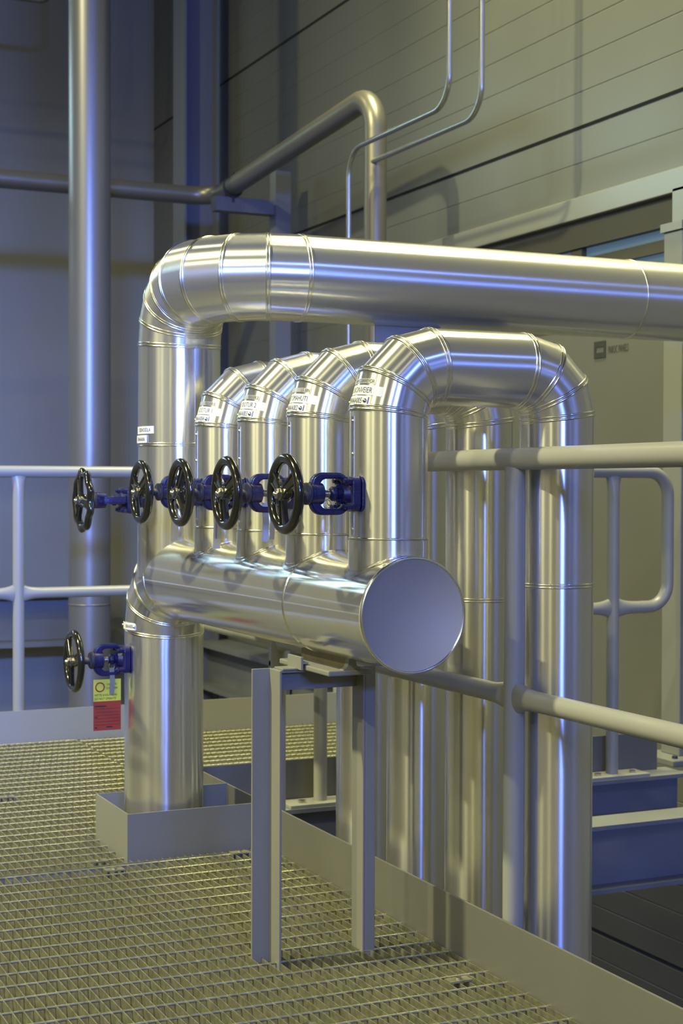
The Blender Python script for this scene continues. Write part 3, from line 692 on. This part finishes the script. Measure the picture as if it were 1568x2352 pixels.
# =================================================================== SUPPORT FRAME UNDER THE HEADER
fr = thing('support_frame', (1.39, 3.14, 0), 'grey welded angle-steel frame standing on the grating under the header', 'frame')
FZ = 0.640
mb = MB(); mb.box((1.250, 3.150, -0.035), (1.297, 3.156, FZ)); mb.box((1.291, 3.092, -0.035), (1.297, 3.150, FZ)); mb.build('leg', M['frame'], fr, bevel=0.0015)
mb = MB(); mb.box((1.500, 3.107, -0.035), (1.506, 3.165, FZ)); mb.box((1.506, 3.107, -0.035), (1.531, 3.113, FZ)); mb.build('leg', M['frame'], fr, bevel=0.0015)
mb = MB(); mb.box((1.297, 3.144, FZ-0.050), (1.500, 3.150, FZ-0.006)); mb.box((1.297, 3.100, FZ-0.006), (1.500, 3.150, FZ)); mb.build('cross_bar', M['frame'], fr, bevel=0.0012)
sh = thing('pipe_shoe', (HX, 3.09, FZ), 'T-shaped steel shoe between the frame and the underside of the header', 'bracket')
mb = MB(); mb.box((1.345, 2.955, FZ), (1.447, 3.225, FZ+0.012)); mb.build('base_flange', M['frame'], sh, bevel=0.003)
mb = MB()
prof = [(-0.022, FZ+0.012), (0.022, FZ+0.012), (0.012, FZ+0.018), (0.008, FZ+0.028), (0.008, FZ+0.046), (-0.008, FZ+0.046), (-0.008, FZ+0.028), (-0.012, FZ+0.018)]
mb.add([(1.402+a, 2.957, b) for a, b in prof]+[(1.402+a, 2.975, b) for a, b in prof], [tuple(range(8)), tuple(reversed(range(8, 16)))]+[(k, k+8, (k+1) % 8+8, (k+1) % 8) for k in range(8)])
mb.build('web_end', M['frame'], sh)
mb = MB(); mb.box((1.396, 2.975, FZ+0.012), (1.408, 3.215, FZ+0.044)); mb.build('web', M['rust'], sh)
mb = MB(); mb.box((1.402, 3.01, FZ+0.012), (1.436, 3.018, FZ+0.040)); mb.build('gusset', M['frame'], sh)
mb = MB(); mb.box((1.334, 3.075, FZ+0.001), (1.340, 3.150, FZ+0.030)); mb.box((1.340, 3.075, FZ+0.014), (1.352, 3.150, FZ+0.019)); mb.box((1.300, 3.095, FZ), (1.334, 3.145, FZ+0.004)); mb.build('hold_down_clip', M['frame'], sh, bevel=0.001)

# =================================================================== PIPES IN THE BACKGROUND
t = thing('steel_pipe', (3.30, 6.72, -0.5), 'dull grey steel pipe crossing the upper left and dropping behind the long silver pipe', 'pipe')
x, z, r = 3.33, 2.87, 0.056
Rb = 0.17
P = [V((-3, 9.05, 2.84)), V((x-0.17, 9.05, 2.84))]+arc((x-0.17, 9.05-0.17, 2.84), (0, 1, 0), (1, 0, 0), 0.17, 0, 90, 8)[1:]
yv = 6.78
P += arc((x, yv+Rb, 2.955-Rb), (0, 0, 1), (0, -1, 0), Rb, 0, 90, 8)+[V((x, yv, -1.0))]
mb = MB(); mb.tube(P, r, 28); mb.build('tube', M['pipe_grey'], t)
mb = MB(); mb.torus((x, 8.72, 2.845), (0, 1, -0.04), r+0.002, 0.008, 28, 6); mb.cyl((x, 8.72, 2.845+0.06), (x, 8.72, 2.845+0.09), 0.008); mb.cyl((x, 8.72, 2.845-0.09), (x, 8.72, 2.845-0.06), 0.008); mb.build('clamp', M['dark_steel'], t)
br = MB(); br.box((3.60, 8.70, -4), (3.70, 8.80, 2.965)); br.box((3.22, 8.72, 2.70), (3.60, 8.80, 2.785))
tag(br.build('pipe_bracket', M['column']), 'blue-grey post and arm bracket under the bend of the grey steel pipe', 'bracket')
def bendpath(x, ya, yb, z1, z2, ztop, zbot, R=0.11):
    a = [V((x, ya, ztop))]+arc((x, ya+R, z1+R), (0, -1, 0), (0, 0, -1), R, 0, 90, 8)
    b = arc((x, yb-R, z2-R), (0, 0, 1), (0, 1, 0), R, 0, 90, 8)+[V((x, yb, zbot))] if zbot is not None else [V((x, yb, z2))]
    return a+b
mb = MB(); mb.tube(bendpath(3.15, 5.71, 6.70, 2.65, 2.65, 6.0, -1.0, 0.13), 0.0125, 14)
tag(mb.build('conduit_pipe', M['conduit']), 'thin steel conduit, left of two, stepping down past the bend of the grey pipe', 'pipe')
mb = MB(); mb.tube(bendpath(3.30, 5.70, 6.76, 2.62, 2.62, 6.0, None, 0.13), 0.0125, 14)
tag(mb.build('conduit_pipe', M['conduit']), 'thin steel conduit, right of two, running into the side of the grey pipe', 'pipe')
t = thing('vertical_duct', (2.32, 8.2, -4), 'wide vertical steel duct behind the left railing, lit with a blue streak', 'duct')
mb = MB(); mb.cyl((2.30, 8.2, -4), (2.30, 8.2, 8.9), 0.113, n=48); mb.build('shell', M['stack'], t)
mb = MB(); mb.torus((2.30, 8.2, 0.40), (0, 0, 1), 0.113, 0.004, 48, 8); mb.build('seam_ring', M['stack'], t)
mb = MB(); mb.tube([(-2, 10.4, 4.335), (2.56, 10.4, 4.335)]+[tuple(p) for p in arc((2.56, 10.4, 4.415), (0, 0, -1), (1, 0, 0), 0.08, 0, 90, 6)][1:]+[(2.64, 10.4, 8)], 0.02, 14)
tag(mb.build('conduit_pipe', M['pipe_grey']), 'pipe bend just entering at the upper left corner', 'pipe')

# printed mark and maker's name on the wall panel
mk = thing('wall_print', (XW-0.002, 5.6, 1.61), 'small dark square mark with printed wording on the wall panel at the right', 'sign')
mb = MB()
for a, b in (((5.660, 1.605), (5.572, 1.629)), ((5.660, 1.652), (5.572, 1.678)), ((5.660, 1.629), (5.645, 1.652)), ((5.588, 1.629), (5.572, 1.652))):
    mb.box((XW-0.003, b[0], a[1]), (XW-0.001, a[0], b[1]))
mb.build('square_mark', M['logo'], mk)
vs, fs = text_verts('PAROC PANELS', 0.046, 0.46); mb = MB(); mb.add([(XW-0.0015, 5.555-a, 1.620+b) for a, b in vs], fs); mb.build('lettering', M['logo'], mk)
